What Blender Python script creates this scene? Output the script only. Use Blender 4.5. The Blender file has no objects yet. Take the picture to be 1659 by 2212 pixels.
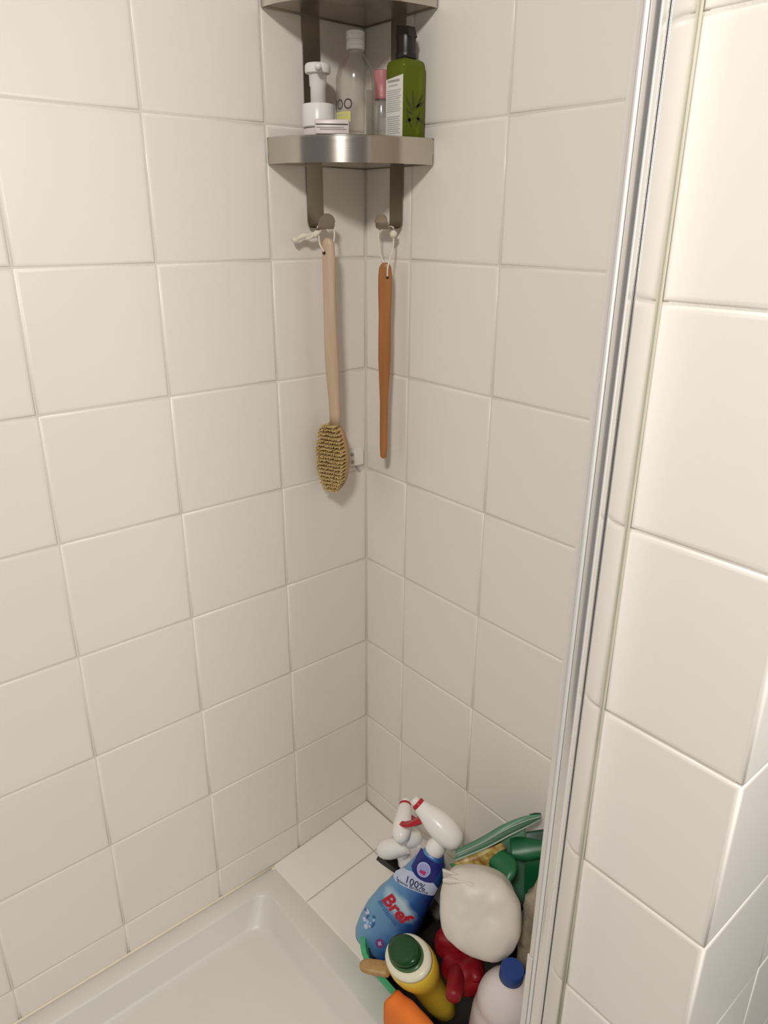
import bpy, bmesh, math, random
from mathutils import Vector, Matrix, noise
random.seed(7)
V = Vector
sc = bpy.context.scene
C = sc.collection

# ------------------------------------------------------------------ camera
cam_d = bpy.data.cameras.new('camera')
cam = bpy.data.objects.new('camera', cam_d)
C.objects.link(cam)
cam_d.sensor_fit = 'HORIZONTAL'
cam_d.sensor_width = 36.0
cam_d.lens = 1583.44 * 36.0 / 1659.0
cam_d.clip_start = 0.02
R_, U_, F_ = V((.64385, .76512, .00663)), V((-.28504, .23181, .93006)), V((-.71008, .60071, -.36734))
M = Matrix((R_, U_, -F_)).transposed().to_4x4()
M.translation = V((1.0945, -.8781, .0296))
cam.matrix_world = M
sc.camera = cam

# ------------------------------------------------------------------ light
world = bpy.data.worlds.new('bathroom_ambient')
sc.world = world
world.use_nodes = True
bg = world.node_tree.nodes['Background']
bg.inputs[0].default_value = (1.0, .97, .93, 1)
bg.inputs[1].default_value = .20

def area(name, loc, target, size, power, col, shape='DISK', size_y=None):
    d = bpy.data.lights.new(name, 'AREA')
    d.shape = shape; d.size = size
    if size_y: d.size_y = size_y
    d.energy = power; d.color = col
    o = bpy.data.objects.new(name, d); C.objects.link(o)
    o.location = loc
    o.rotation_euler = (V(target) - V(loc)).to_track_quat('-Z', 'Y').to_euler()
    return o
area('ceiling_lamp', (1.42, -1.60, 1.12), (.70, -.95, -.9), .30, 33.0, (1.0, .965, .92))
area('mirror_lamp', (1.58, -.43, .18), (.4, -.30, -.55), .36, 8.0, (1.0, .975, .94), 'RECTANGLE', .6)

vs = sc.view_settings
vs.view_transform = 'Standard'
vs.look = 'None'
vs.gamma = 1.0
vs.use_curve_mapping = False
vs.exposure = -0.05

# ------------------------------------------------------------------ materials
def mat(name, col, rough=.5, metal=0.0, trans=0.0, alpha=1.0, var=0.0, vscale=20.0, bump=0.0, bscale=60.0,
        spec=.5, rand=0.0, sss=0.0, ior=1.45, aniso=0.0):
    m = bpy.data.materials.new(name); m.use_nodes = True
    nt = m.node_tree; N = nt.nodes; L = nt.links
    b = N['Principled BSDF']
    b.inputs['Base Color'].default_value = (*col, 1)
    b.inputs['Roughness'].default_value = rough
    b.inputs['Metallic'].default_value = metal
    b.inputs['Transmission Weight'].default_value = trans
    b.inputs['Alpha'].default_value = alpha
    b.inputs['IOR'].default_value = ior
    b.inputs['Specular IOR Level'].default_value = spec
    b.inputs['Anisotropic'].default_value = aniso
    if sss:
        b.inputs['Subsurface Weight'].default_value = sss
        b.inputs['Subsurface Radius'].default_value = (.01, .008, .006)
    tc = N.new('ShaderNodeTexCoord')
    if var or rand:
        no = N.new('ShaderNodeTexNoise'); no.inputs['Scale'].default_value = vscale
        no.inputs['Detail'].default_value = 3
        L.new(tc.outputs['Object'], no.inputs['Vector'])
        hs = N.new('ShaderNodeHueSaturation'); hs.inputs['Color'].default_value = (*col, 1)
        mr = N.new('ShaderNodeMapRange')
        mr.inputs['To Min'].default_value = 1 - var; mr.inputs['To Max'].default_value = 1 + var
        L.new(no.outputs['Fac'], mr.inputs['Value'])
        if rand:
            oi = N.new('ShaderNodeObjectInfo')
            m2 = N.new('ShaderNodeMapRange')
            m2.inputs['To Min'].default_value = 1 - rand; m2.inputs['To Max'].default_value = 1 + rand
            L.new(oi.outputs['Random'], m2.inputs['Value'])
            mu = N.new('ShaderNodeMath'); mu.operation = 'MULTIPLY'
            L.new(mr.outputs['Result'], mu.inputs[0]); L.new(m2.outputs['Result'], mu.inputs[1])
            L.new(mu.outputs[0], hs.inputs['Value'])
        else:
            L.new(mr.outputs['Result'], hs.inputs['Value'])
        L.new(hs.outputs['Color'], b.inputs['Base Color'])
    if bump:
        n2 = N.new('ShaderNodeTexNoise'); n2.inputs['Scale'].default_value = bscale
        n2.inputs['Detail'].default_value = 4
        L.new(tc.outputs['Object'], n2.inputs['Vector'])
        bp = N.new('ShaderNodeBump'); bp.inputs['Strength'].default_value = bump
        bp.inputs['Distance'].default_value = .002
        L.new(n2.outputs['Fac'], bp.inputs['Height'])
        L.new(bp.outputs['Normal'], b.inputs['Normal'])
    return m

def wood(name, c1, c2, rough=.45, scale=(60, 60, 4)):
    m = mat(name, c1, rough)
    nt = m.node_tree; N = nt.nodes; L = nt.links; b = N['Principled BSDF']
    tc = N.new('ShaderNodeTexCoord'); mp = N.new('ShaderNodeMapping'); mp.inputs['Scale'].default_value = scale
    no = N.new('ShaderNodeTexNoise'); no.inputs['Scale'].default_value = 2.0; no.inputs['Detail'].default_value = 6
    cr = N.new('ShaderNodeValToRGB')
    cr.color_ramp.elements[0].color = (*c1, 1); cr.color_ramp.elements[0].position = .35
    cr.color_ramp.elements[1].color = (*c2, 1); cr.color_ramp.elements[1].position = .7
    L.new(tc.outputs['Object'], mp.inputs['Vector']); L.new(mp.outputs['Vector'], no.inputs['Vector'])
    L.new(no.outputs['Fac'], cr.inputs['Fac']); L.new(cr.outputs['Color'], b.inputs['Base Color'])
    return m

def brushed(name, col, rough, scale=(4, 4, 400), rot=.25):
    m = mat(name, col, rough, metal=1.0)
    nt = m.node_tree; N = nt.nodes; L = nt.links; b = N['Principled BSDF']
    tc = N.new('ShaderNodeTexCoord'); mp = N.new('ShaderNodeMapping'); mp.inputs['Scale'].default_value = scale
    no = N.new('ShaderNodeTexNoise'); no.inputs['Scale'].default_value = 3.0; no.inputs['Detail'].default_value = 5
    mr = N.new('ShaderNodeMapRange'); mr.inputs['To Min'].default_value = rough * .85; mr.inputs['To Max'].default_value = rough * 1.15
    tg = N.new('ShaderNodeTangent'); tg.direction_type = 'RADIAL'; tg.axis = 'Z'
    L.new(tc.outputs['Object'], mp.inputs['Vector']); L.new(mp.outputs['Vector'], no.inputs['Vector'])
    L.new(no.outputs['Fac'], mr.inputs['Value']); L.new(mr.outputs['Result'], b.inputs['Roughness'])
    L.new(tg.outputs['Tangent'], b.inputs['Tangent'])
    b.inputs['Anisotropic'].default_value = .85
    b.inputs['Anisotropic Rotation'].default_value = rot
    return m

MT = dict(
    tile=mat('glazed_tile', (.80, .750, .685), .30, var=.012, vscale=9, bump=.05, bscale=35, rand=.012, spec=.45),
    grout=mat('tile_grout', (.70, .655, .59), .85, var=.08, vscale=14, bump=.3, bscale=300),
    ledge_grout=mat('dirty_grout', (.50, .42, .34), .9, var=.25, vscale=30),
    tray=mat('acrylic_tray', (.67, .632, .58), .36, var=.03, vscale=7, bump=.03, bscale=20, spec=.5),
    silicone=mat('silicone', (.76, .68, .55), .4, var=.12, vscale=30),
    old_silicone=mat('yellowed_silicone', (.44, .42, .33), .5, var=.15, vscale=25),
    floor=mat('floor_tile', (.55, .52, .48), .4, var=.1),
    steel=brushed('brushed_steel', (.56, .515, .455), .23),
    steel_dark=brushed('strap_steel', (.36, .315, .26), .36, (400, 400, 4)),
    alu=mat('polished_aluminium', (.83, .81, .785), .16, metal=.92, var=.02, vscale=5),
    alu_satin=mat('satin_aluminium', (.80, .775, .74), .45, metal=.55, var=.03, vscale=40),
    rubber_dark=mat('dark_gap', (.28, .26, .24), .7, var=.05),
    seal=mat('translucent_seal', (.80, .76, .70), .35, alpha=.62, var=.03),
    white=mat('white_plastic', (.84, .81, .77), .28, var=.015, sss=.05),
    white_cloudy=mat('cloudy_white_plastic', (.68, .61, .58), .35, var=.02, sss=.1),
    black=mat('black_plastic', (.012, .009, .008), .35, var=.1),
    red=mat('red_plastic', (.46, .012, .030), .35, var=.05),
    darkred=mat('red_rubber', (.25, .004, .010), .45, var=.15, vscale=30, bump=.2, bscale=40),
    blue_cap=mat('blue_cap', (.012, .045, .20), .45, var=.05),
    clear=mat('clear_plastic', (.86, .83, .78), .06, alpha=.10, var=.01),
    clear_edge=mat('clear_cap', (.90, .87, .82), .10, alpha=.30, var=.01),
    pink=mat('pink_cap', (.60, .23, .24), .4, var=.03),
    green_glass=mat('green_liquid_bottle', (.20, .25, .020), .16, trans=.5, var=.03, ior=1.2),
    leaf_ink=mat('dark_leaf_print', (.045, .06, .008), .5, var=.2),
    paper=mat('paper_label', (.82, .79, .73), .5, var=.02),
    ink=mat('printed_ink', (.06, .05, .045), .6, var=.1),
    ink_grey=mat('grey_print', (.40, .37, .33), .6, var=.1),
    ink_pale=mat('pale_print', (.56, .53, .48), .6, var=.1),
    yellow_label=mat('yellow_green_label', (.66, .64, .16), .5, var=.04, alpha=.9),
    beech=wood('pale_beech', (.54, .40, .27), (.62, .47, .33)),
    beech_back=wood('brush_back_wood', (.36, .22, .11), (.46, .29, .15)),
    bristle=mat('bristle', (.64, .48, .22), .7, var=.25, vscale=200),
    brown=wood('brown_wood', (.33, .125, .035), (.42, .17, .055)),
    tan=wood('tan_wood', (.36, .21, .075), (.44, .27, .11), scale=(40, 40, 40)),
    cord=mat('cotton_cord', (.78, .72, .60), .85, var=.08, vscale=300, bump=.5, bscale=600),
    yellow=mat('yellow_plastic', (.72, .50, .045), .30, var=.05, vscale=15, sss=.1),
    cream=mat('cream_plastic', (.80, .76, .60), .32, var=.02, sss=.1),
    green_dark=mat('dark_green_plastic', (.006, .055, .012), .22, var=.2, vscale=30),
    green_ring=mat('mid_green_plastic', (.06, .14, .05), .35, var=.1),
    green_basket=mat('green_basket_plastic', (.06, .36, .16), .4, var=.05),
    orange=mat('orange_cloth', (.82, .20, .03), .85, var=.06, vscale=60, bump=.5, bscale=250),
    green_bag=mat('green_packet_film', (.010, .115, .040), .36, var=.25, vscale=18, bump=.15, bscale=30),
    green_bag_dull=mat('pale_green_packet_film', (.10, .23, .14), .38, var=.3, vscale=14, bump=.1, bscale=30),
    green_lining=mat('silver_packet_lining', (.30, .38, .30), .4, var=.25, vscale=25),
    green_deep=mat('deep_green_packet', (.010, .05, .025), .4, var=.3, vscale=20),
    mesh_cloth=mat('beige_mesh_cloth', (.34, .29, .215), .9, var=.5, vscale=45, bump=.8, bscale=120),
    brown_spot=mat('dark_brown_fabric', (.05, .03, .015), .9, var=.3),
    bag=mat('white_bag_film', (.68, .62, .555), .42, var=.025, vscale=12, bump=.25, bscale=22, sss=.05),
    bref_navy=mat('navy_label', (.018, .022, .17), .32, var=.1),
    bref_pale=mat('pale_blue_label', (.50, .54, .70), .35, var=.06),
    bref_glow=mat('pale_glow_print', (.55, .68, .76), .35, var=.1, vscale=30),
    bref_ice=mat('ice_blue_print', (.30, .46, .66), .35, var=.25, vscale=60),
    bref_ink=mat('dark_blue_ink', (.015, .025, .09), .45, var=.1),
    bref_mid=mat('mid_blue_ink', (.04, .10, .28), .45, var=.1),
    bref_purple=mat('purple_print', (.24, .06, .24), .4, var=.1),
    bref_lilac=mat('lilac_print', (.33, .34, .62), .4, var=.1),
    magenta=mat('magenta_print', (.50, .03, .16), .4, var=.1),
)

# Bref body: printed blue gradient across the label (print colour, in the bottle's own coordinates)
def bref_body_mat():
    m = bpy.data.materials.new('printed_blue_bottle'); m.use_nodes = True
    nt = m.node_tree; N = nt.nodes; L = nt.links; b = N['Principled BSDF']
    b.inputs['Roughness'].default_value = .3
    tc = N.new('ShaderNodeTexCoord'); sx = N.new('ShaderNodeSeparateXYZ')
    L.new(tc.outputs['Object'], sx.inputs[0])
    no = N.new('ShaderNodeTexNoise'); no.inputs['Scale'].default_value = 35; no.inputs['Detail'].default_value = 4
    L.new(tc.outputs['Object'], no.inputs['Vector'])
    a1 = N.new('ShaderNodeMath'); a1.operation = 'MULTIPLY_ADD'
    a1.inputs[1].default_value = .035; L.new(no.outputs['Fac'], a1.inputs[0]); L.new(sx.outputs['X'], a1.inputs[2])
    mr = N.new('ShaderNodeMapRange'); mr.inputs['From Min'].default_value = -.04; mr.inputs['From Max'].default_value = .055
    L.new(a1.outputs[0], mr.inputs['Value'])
    cr = N.new('ShaderNodeValToRGB'); e = cr.color_ramp.elements
    e[0].position = 0; e[0].color = (.15, .31, .46, 1)
    e[1].position = 1; e[1].color = (.006, .016, .10, 1)
    q = cr.color_ramp.elements.new(.45); q.color = (.10, .25, .47, 1)
    q = cr.color_ramp.elements.new(.75); q.color = (.015, .085, .29, 1)
    L.new(mr.outputs['Result'], cr.inputs['Fac'])
    # pale printed glow behind the brand name
    mp = N.new('ShaderNodeMapping'); mp.inputs['Location'].default_value = (.010, 0, -.1275); mp.vector_type = 'POINT'
    L.new(tc.outputs['Object'], mp.inputs['Vector'])
    m2 = N.new('ShaderNodeMapping'); m2.inputs['Rotation'].default_value = (0, -.25, 0)
    L.new(mp.outputs['Vector'], m2.inputs['Vector'])
    m3 = N.new('ShaderNodeMapping'); m3.inputs['Scale'].default_value = (24, 0, 42)
    L.new(m2.outputs['Vector'], m3.inputs['Vector'])
    ln = N.new('ShaderNodeVectorMath'); ln.operation = 'LENGTH'; L.new(m3.outputs['Vector'], ln.inputs[0])
    ad = N.new('ShaderNodeMath'); ad.operation = 'MULTIPLY_ADD'; ad.inputs[1].default_value = .55
    L.new(no.outputs['Fac'], ad.inputs[0]); L.new(ln.outputs['Value'], ad.inputs[2])
    g = N.new('ShaderNodeMapRange'); g.inputs['From Min'].default_value = 1.25; g.inputs['From Max'].default_value = .75
    g.inputs['To Max'].default_value = .85
    L.new(ad.outputs[0], g.inputs['Value'])
    mx = N.new('ShaderNodeMix'); mx.data_type = 'RGBA'
    L.new(g.outputs['Result'], mx.inputs['Factor']); L.new(cr.outputs['Color'], mx.inputs[6]); mx.inputs[7].default_value = (.50, .64, .70, 1)
    L.new(mx.outputs[2], b.inputs['Base Color'])
    return m
MT['bref_body'] = bref_body_mat()

def packet_picture_mat():
    m = bpy.data.materials.new('packet_picture_print'); m.use_nodes = True
    nt = m.node_tree; N = nt.nodes; L = nt.links; b = N['Principled BSDF']
    b.inputs['Roughness'].default_value = .4
    tc = N.new('ShaderNodeTexCoord'); mp = N.new('ShaderNodeMapping')
    mp.inputs['Rotation'].default_value = (.3, .2, .9); mp.inputs['Scale'].default_value = (12, 60, 60)
    no = N.new('ShaderNodeTexNoise'); no.inputs['Scale'].default_value = 1.0; no.inputs['Detail'].default_value = 2
    L.new(tc.outputs['Object'], mp.inputs['Vector']); L.new(mp.outputs['Vector'], no.inputs['Vector'])
    cr = N.new('ShaderNodeValToRGB'); e = cr.color_ramp.elements
    e[0].position = .36; e[0].color = (.15, .045, .015, 1)
    e[1].position = .66; e[1].color = (.52, .47, .28, 1)
    q = cr.color_ramp.elements.new(.46); q.color = (.30, .15, .04, 1)
    q = cr.color_ramp.elements.new(.56); q.color = (.42, .31, .07, 1)
    L.new(no.outputs['Fac'], cr.inputs['Fac']); L.new(cr.outputs['Color'], b.inputs['Base Color'])
    return m
MT['picture'] = packet_picture_mat()

def clear_mat(name, base, tint):
    m = bpy.data.materials.new(name); m.use_nodes = True
    nt = m.node_tree; N = nt.nodes; L = nt.links
    b = N['Principled BSDF']; b.inputs['Base Color'].default_value = (.85, .82, .77, 1); b.inputs['Roughness'].default_value = .5
    tr = N.new('ShaderNodeBsdfTransparent'); tr.inputs[0].default_value = (*tint, 1)
    gl = N.new('ShaderNodeBsdfGlossy'); gl.inputs['Roughness'].default_value = .12
    lw = N.new('ShaderNodeLayerWeight'); lw.inputs['Blend'].default_value = .25
    no = N.new('ShaderNodeTexNoise'); no.inputs['Scale'].default_value = 60
    mr = N.new('ShaderNodeMapRange'); mr.inputs['To Min'].default_value = base * .8; mr.inputs['To Max'].default_value = base * 1.2
    L.new(no.outputs['Fac'], mr.inputs['Value'])
    m1 = N.new('ShaderNodeMixShader'); L.new(mr.outputs['Result'], m1.inputs[0]); L.new(tr.outputs[0], m1.inputs[1]); L.new(b.outputs[0], m1.inputs[2])
    mu = N.new('ShaderNodeMath'); mu.operation = 'MULTIPLY_ADD'; mu.inputs[1].default_value = .5; mu.inputs[2].default_value = .03
    L.new(lw.outputs['Fresnel'], mu.inputs[0])
    m2 = N.new('ShaderNodeMixShader'); L.new(mu.outputs[0], m2.inputs[0]); L.new(m1.outputs[0], m2.inputs[1]); L.new(gl.outputs[0], m2.inputs[2])
    L.new(m2.outputs[0], N['Material Output'].inputs['Surface'])
    return m
MT['clear'] = clear_mat('clear_plastic_shell', .04, (.97, .96, .94))
MT['clear_edge'] = clear_mat('cloudy_clear_plastic', .22, (.96, .95, .93))

# ------------------------------------------------------------------ helpers
def link(name, me, m=None, parent=None):
    o = bpy.data.objects.new(name, me)
    C.objects.link(o)
    if m is not None and len(me.materials) == 0:
        me.materials.append(MT[m] if isinstance(m, str) else m)
    if parent is not None: o.parent = parent
    return o
def tag(o, label=None, cat=None, group=None, kind=None):
    if label: o['label'] = label
    if cat: o['category'] = cat
    if group: o['group'] = group
    if kind: o['kind'] = kind
    return o
def thing(name, label, cat, loc=(0, 0, 0), X=None, Z=None, group=None):
    o = bpy.data.objects.new(name, None); C.objects.link(o)
    o.empty_display_size = .02
    if Z is not None:
        z = V(Z).normalized(); x = V(X); x = (x - z * x.dot(z)).normalized(); y = z.cross(x)
        m = Matrix((x, y, z)).transposed().to_4x4(); m.translation = V(loc); o.matrix_world = m
    else:
        o.location = loc
    return tag(o, label, cat, group)
def pydata(name, vs, fs, smooth=True):
    me = bpy.data.meshes.new(name)
    me.from_pydata([tuple(v) for v in vs], [], fs)
    bm = bmesh.new(); bm.from_mesh(me)
    bmesh.ops.remove_doubles(bm, verts=bm.verts, dist=1e-7)
    bmesh.ops.recalc_face_normals(bm, faces=bm.faces)
    for f in bm.faces: f.smooth = smooth
    bm.to_mesh(me); bm.free()
    return me
def sharp(me, deg=35):
    me.set_sharp_from_angle(angle=math.radians(deg)); return me
def loft(rings, cap0=True, cap1=True, closed=True):
    vs = []; fs = []; n = len(rings[0])
    for r in rings: vs += list(r)
    for k in range(len(rings) - 1):
        for i in range(n if closed else n - 1):
            j = (i + 1) % n
            fs.append((k * n + i, k * n + j, (k + 1) * n + j, (k + 1) * n + i))
    if cap0: fs.append(tuple(range(n)))
    if cap1: fs.append(tuple((len(rings) - 1) * n + i for i in range(n)))
    return vs, fs
def lathe(prof, n=32, cap0=True, cap1=True):
    rings = [[V((r * math.cos(2 * math.pi * i / n), r * math.sin(2 * math.pi * i / n), z)) for i in range(n)] for r, z in prof]
    return loft(rings, cap0, cap1)
def box(x0, x1, y0, y1, z0, z1):
    vs = [(x, y, z) for x in (x0, x1) for y in (y0, y1) for z in (z0, z1)]
    return vs, [(0, 1, 3, 2), (4, 6, 7, 5), (0, 4, 5, 1), (2, 3, 7, 6), (0, 2, 6, 4), (1, 5, 7, 3)]
def mbox(name, b, bev=0.0, seg=2):
    me = pydata(name, *box(*b), smooth=False)
    if bev:
        bm = bmesh.new(); bm.from_mesh(me)
        bmesh.ops.bevel(bm, geom=bm.edges[:], offset=bev, segments=seg, affect='EDGES', profile=.5)
        for f in bm.faces: f.smooth = True
        bm.to_mesh(me); bm.free(); sharp(me, 40)
    return me
def tube(path, r, n=8, closed=False, flat=None):
    path = [V(p) for p in path]; m = len(path); rings = []
    rr = r if isinstance(r, (list, tuple)) else [r] * m
    up = None
    for k, p in enumerate(path):
        if closed: t = path[(k + 1) % m] - path[(k - 1) % m]
        else: t = path[min(k + 1, m - 1)] - path[max(k - 1, 0)]
        t.normalize()
        if up is None:
            up = V((0, 0, 1)) if abs(t.z) < .9 else V((1, 0, 0))
        a = (up - t * up.dot(t)).normalized(); b = t.cross(a); up = a
        rings.append([p + (a * math.cos(2 * math.pi * i / n) + b * math.sin(2 * math.pi * i / n)) * rr[k] for i in range(n)])
    if closed:
        vs, fs = loft(rings, False, False); L = (m - 1) * n
        fs += [(L + i, L + (i + 1) % n, (i + 1) % n, i) for i in range(n)]
        return vs, fs
    return loft(rings)
def prism(poly, z0, z1):
    n = len(poly)
    vs = [V((x, y, z0)) for x, y in poly] + [V((x, y, z1)) for x, y in poly]
    fs = [tuple(range(n)), tuple(range(n, 2 * n))] + [(i, (i + 1) % n, n + (i + 1) % n, n + i) for i in range(n)]
    return vs, fs
def rrect(hx, hy, r, n=5, cx=0, cy=0):
    pts = []
    for sx, sy, a0 in ((1, 1, 0), (-1, 1, 90), (-1, -1, 180), (1, -1, 270)):
        for k in range(n + 1):
            a = math.radians(a0 + 90 * k / n)
            pts.append((cx + sx * (hx - r) + r * math.cos(a), cy + sy * (hy - r) + r * math.sin(a)))
    return pts
def smoothpath(pts, sub=6):
    pts = [V(p) for p in pts]; out = []
    for k in range(len(pts) - 1):
        p0 = pts[max(k - 1, 0)]; p1 = pts[k]; p2 = pts[k + 1]; p3 = pts[min(k + 2, len(pts) - 1)]
        for i in range(sub):
            t = i / sub
            out.append(.5 * ((2 * p1) + (-p0 + p2) * t + (2 * p0 - 5 * p1 + 4 * p2 - p3) * t * t + (-p0 + 3 * p1 - 3 * p2 + p3) * t ** 3))
    out.append(pts[-1]); return out
def interp(tab, t):
    if t <= tab[0][0]: return tab[0][1]
    for (a, x), (b, y) in zip(tab, tab[1:]):
        if t <= b:
            s = (t - a) / (b - a); s = s * s * (3 - 2 * s) * .5 + s * .5
            return x + (y - x) * s
    return tab[-1][1]
def text_mesh(s, size, bold=0.0, shear=0.0, res=3):
    cu = bpy.data.curves.new('lettering', 'FONT'); cu.body = s; cu.size = size
    cu.align_x = 'LEFT'; cu.offset = bold * size; cu.shear = shear; cu.resolution_u = res
    o = bpy.data.objects.new('lettering', cu); C.objects.link(o)
    bpy.context.view_layer.update()
    me = bpy.data.meshes.new_from_object(o.evaluated_get(bpy.context.evaluated_depsgraph_get()))
    bpy.data.objects.remove(o); bpy.data.curves.remove(cu)
    me.materials.clear()
    return me
def wrap_text(name, s, size, fn, m, parent, pos, ang=0.0, width=None, bold=0.0, shear=0.0):
    """flat print laid on a curved surface: fn(u, v) -> local point"""
    me = text_mesh(s, size, bold, shear); me.name = name
    xs = [v.co.x for v in me.vertices]; x0 = min(xs); sc_ = (width / (max(xs) - x0)) if width else 1.0
    ca, sa = math.cos(ang), math.sin(ang)
    for v in me.vertices:
        x = (v.co.x - x0) * sc_; y = v.co.y
        v.co = fn(pos[0] + x * ca - y * sa, pos[1] + x * sa + y * ca)
    return link(name, me, m, parent)
def patch(name, fn, u0, u1, v0, v1, m, parent, nu=10, nv=6):
    """flat print patch on a curved surface; v0/v1 may be functions of u"""
    vs = []; fs = []
    for i in range(nu + 1):
        u = u0 + (u1 - u0) * i / nu
        a = v0(u) if callable(v0) else v0; b = v1(u) if callable(v1) else v1
        for j in range(nv + 1): vs.append(fn(u, a + (b - a) * j / nv))
    for i in range(nu):
        for j in range(nv):
            k = i * (nv + 1) + j; fs.append((k, k + 1, k + nv + 2, k + nv + 1))
    return link(name, pydata(name, vs, fs), m, parent)
def disc_patch(name, fn, cu, cv, ru, rv, m, parent, n=24, ang=0.0):
    vs = [fn(cu, cv)]; fs = []
    ca, sa = math.cos(ang), math.sin(ang)
    for k in (.5, 1.0):
        for i in range(n):
            a = 2 * math.pi * i / n; x = ru * k * math.cos(a); y = rv * k * math.sin(a)
            vs.append(fn(cu + x * ca - y * sa, cv + x * sa + y * ca))
    for i in range(n):
        j = (i + 1) % n
        fs.append((0, 1 + i, 1 + j)); fs.append((1 + i, 1 + n + i, 1 + n + j, 1 + j))
    return link(name, pydata(name, vs, fs), m, parent)

# ------------------------------------------------------------------ setting: tiled walls
T = .2
Z0 = .1704                       # a horizontal joint; the others lie every 0.2 m from it
ROWS = [Z0 + T * k for k in range(5, -8, -1)]      # top to bottom joints
LEDGE_Z = -1.277; RIM_Z = -1.305
GAP = .0019
_tiles = {}
def tile_mesh(w, h):
    key = (round(w, 4), round(h, 4))
    if key in _tiles: return _tiles[key]
    a, b = (w - GAP) / 2, (h - GAP) / 2
    rings = [(0, -.007, .9), (0, -.0016, .62), (.0008, -.0008, .42), (.0024, -.00025, .16), (.0055, 0, 0)]
    vs = []; ns = []; fs = []
    for ins, z, tilt in rings:
        for sx, sy in ((-1, -1), (1, -1), (1, 1), (-1, 1)):
            vs.append((sx * (a - ins), sy * (b - ins), z))
            ns.append(V((sx * tilt, sy * tilt, 1 - tilt * .75)).normalized())
    for k in range(len(rings) - 1):
        for i in range(4):
            j = (i + 1) % 4
            fs.append((k * 4 + i, k * 4 + j, (k + 1) * 4 + j, (k + 1) * 4 + i))
    n = 4 * (len(rings) - 1)
    fs.append((n, n + 1, n + 2, n + 3))
    me = bpy.data.meshes.new('tile'); me.from_pydata(vs, [], fs)
    for p in me.polygons: p.use_smooth = True
    me.normals_split_custom_set_from_vertices(ns)
    me.materials.append(MT['tile']); _tiles[key] = me
    return me
def put_tile(parent, org, u, v, w, h, name='tile'):
    """tile with its centre at org, face axes u, v"""
    u = V(u).normalized(); v = V(v).normalized(); n = u.cross(v)
    o = bpy.data.objects.new(name, tile_mesh(w, h)); C.objects.link(o)
    j = .00025
    m = Matrix((u, v, n)).transposed().to_4x4(); m.translation = V(org) + n * random.uniform(-j, j)
    m = m @ Matrix.Rotation(random.uniform(-.0012, .0012), 4, 'X') @ Matrix.Rotation(random.uniform(-.0012, .0012), 4, 'Y')
    o.parent = parent; o.matrix_world = m
    return o
def slab(name, corners, n, thick=.02):
    """backing slab of a wall: quad moved back along -n"""
    cs = [V(c) for c in corners]; n = V(n)
    vs = cs + [c - n * thick for c in cs]
    return link(name, pydata(name, vs, [(0, 1, 2, 3), (7, 6, 5, 4), (0, 4, 5, 1), (1, 5, 6, 2), (2, 6, 7, 3), (3, 7, 4, 0)], False), 'grout')
TOP = ROWS[0]; BOT = -1.32
D = .0013
# left wall, x = 0, faces +x
A0 = .1981
wl = slab('wall_left', [(-D, .022, BOT), (-D, -1.5, BOT), (-D, -1.5, TOP), (-D, .022, TOP)], (1, 0, 0))
tag(wl, 'white square-tiled shower wall on the left', kind='structure')
ycols = [0, -A0] + [-(A0 + T * k) for k in range(1, 7)]
zj = ROWS + [None]
for (ya, yb) in zip(ycols, ycols[1:]):
    for k in range(len(ROWS)):
        zt = ROWS[k]
        zb = ROWS[k + 1] if k + 1 < len(ROWS) else RIM_Z - .003
        put_tile(wl, (0, (ya + yb) / 2, (zt + zb) / 2), (0, 1, 0), (0, 0, 1), abs(ya - yb), zt - zb)
# right wall, y = 0, faces -y
E0 = .1198; PX = .766; PY = -.307
wr = slab('wall_right', [(-D, D, BOT), (PX + .05, D, BOT), (PX + .05, D, TOP), (-D, D, TOP)], (0, -1, 0))
tag(wr, 'white square-tiled shower wall behind the ledge', kind='structure')
xcols = [0, E0, E0 + T, E0 + 2 * T, E0 + 3 * T, PX]
for xa, xb in zip(xcols, xcols[1:]):
    for k in range(len(ROWS)):
        zt = ROWS[k]; zb = ROWS[k + 1] if k + 1 < len(ROWS) else LEDGE_Z - .004
        put_tile(wr, ((xa + xb) / 2, 0, (zt + zb) / 2), (1, 0, 0), (0, 0, 1), xb - xa, zt - zb)
# pillar: faces at y = PY (front) and x = PB (outer side), inner side at x = PX
PB = .9097
wp = link('wall_pillar', mbox('wall_pillar', (PX + D, PB - D, PY + D, .05, -1.45, TOP)), 'grout')
tag(wp, 'white-tiled wall end beside the aluminium strip', kind='structure')
PR = ROWS + [-1.45]
for k in range(len(PR) - 1):
    zt, zb = PR[k], PR[k + 1]
    put_tile(wp, ((PX + PB) / 2, PY, (zt + zb) / 2), (1, 0, 0), (0, 0, 1), PB - PX, zt - zb)
    for ya, yb in ((PY, PY + T), (PY + T, .05)):
        put_tile(wp, (PB, (ya + yb) / 2, (zt + zb) / 2), (0, 1, 0), (0, 0, 1), yb - ya, zt - zb)
    if zb > LEDGE_Z:
        for ya, yb in ((PY, PY + .107), (PY + .107, 0)):
            put_tile(wp, (PX, (ya + yb) / 2, (zt + zb) / 2), (0, -1, 0), (0, 0, 1), yb - ya, zt - zb)
# floor outside the shower
fl = link('floor', mbox('floor', (.70, 2.6, -2.4, .3, -1.50, -1.45)), 'floor'); tag(fl, 'bathroom floor outside the shower', kind='structure')

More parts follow.
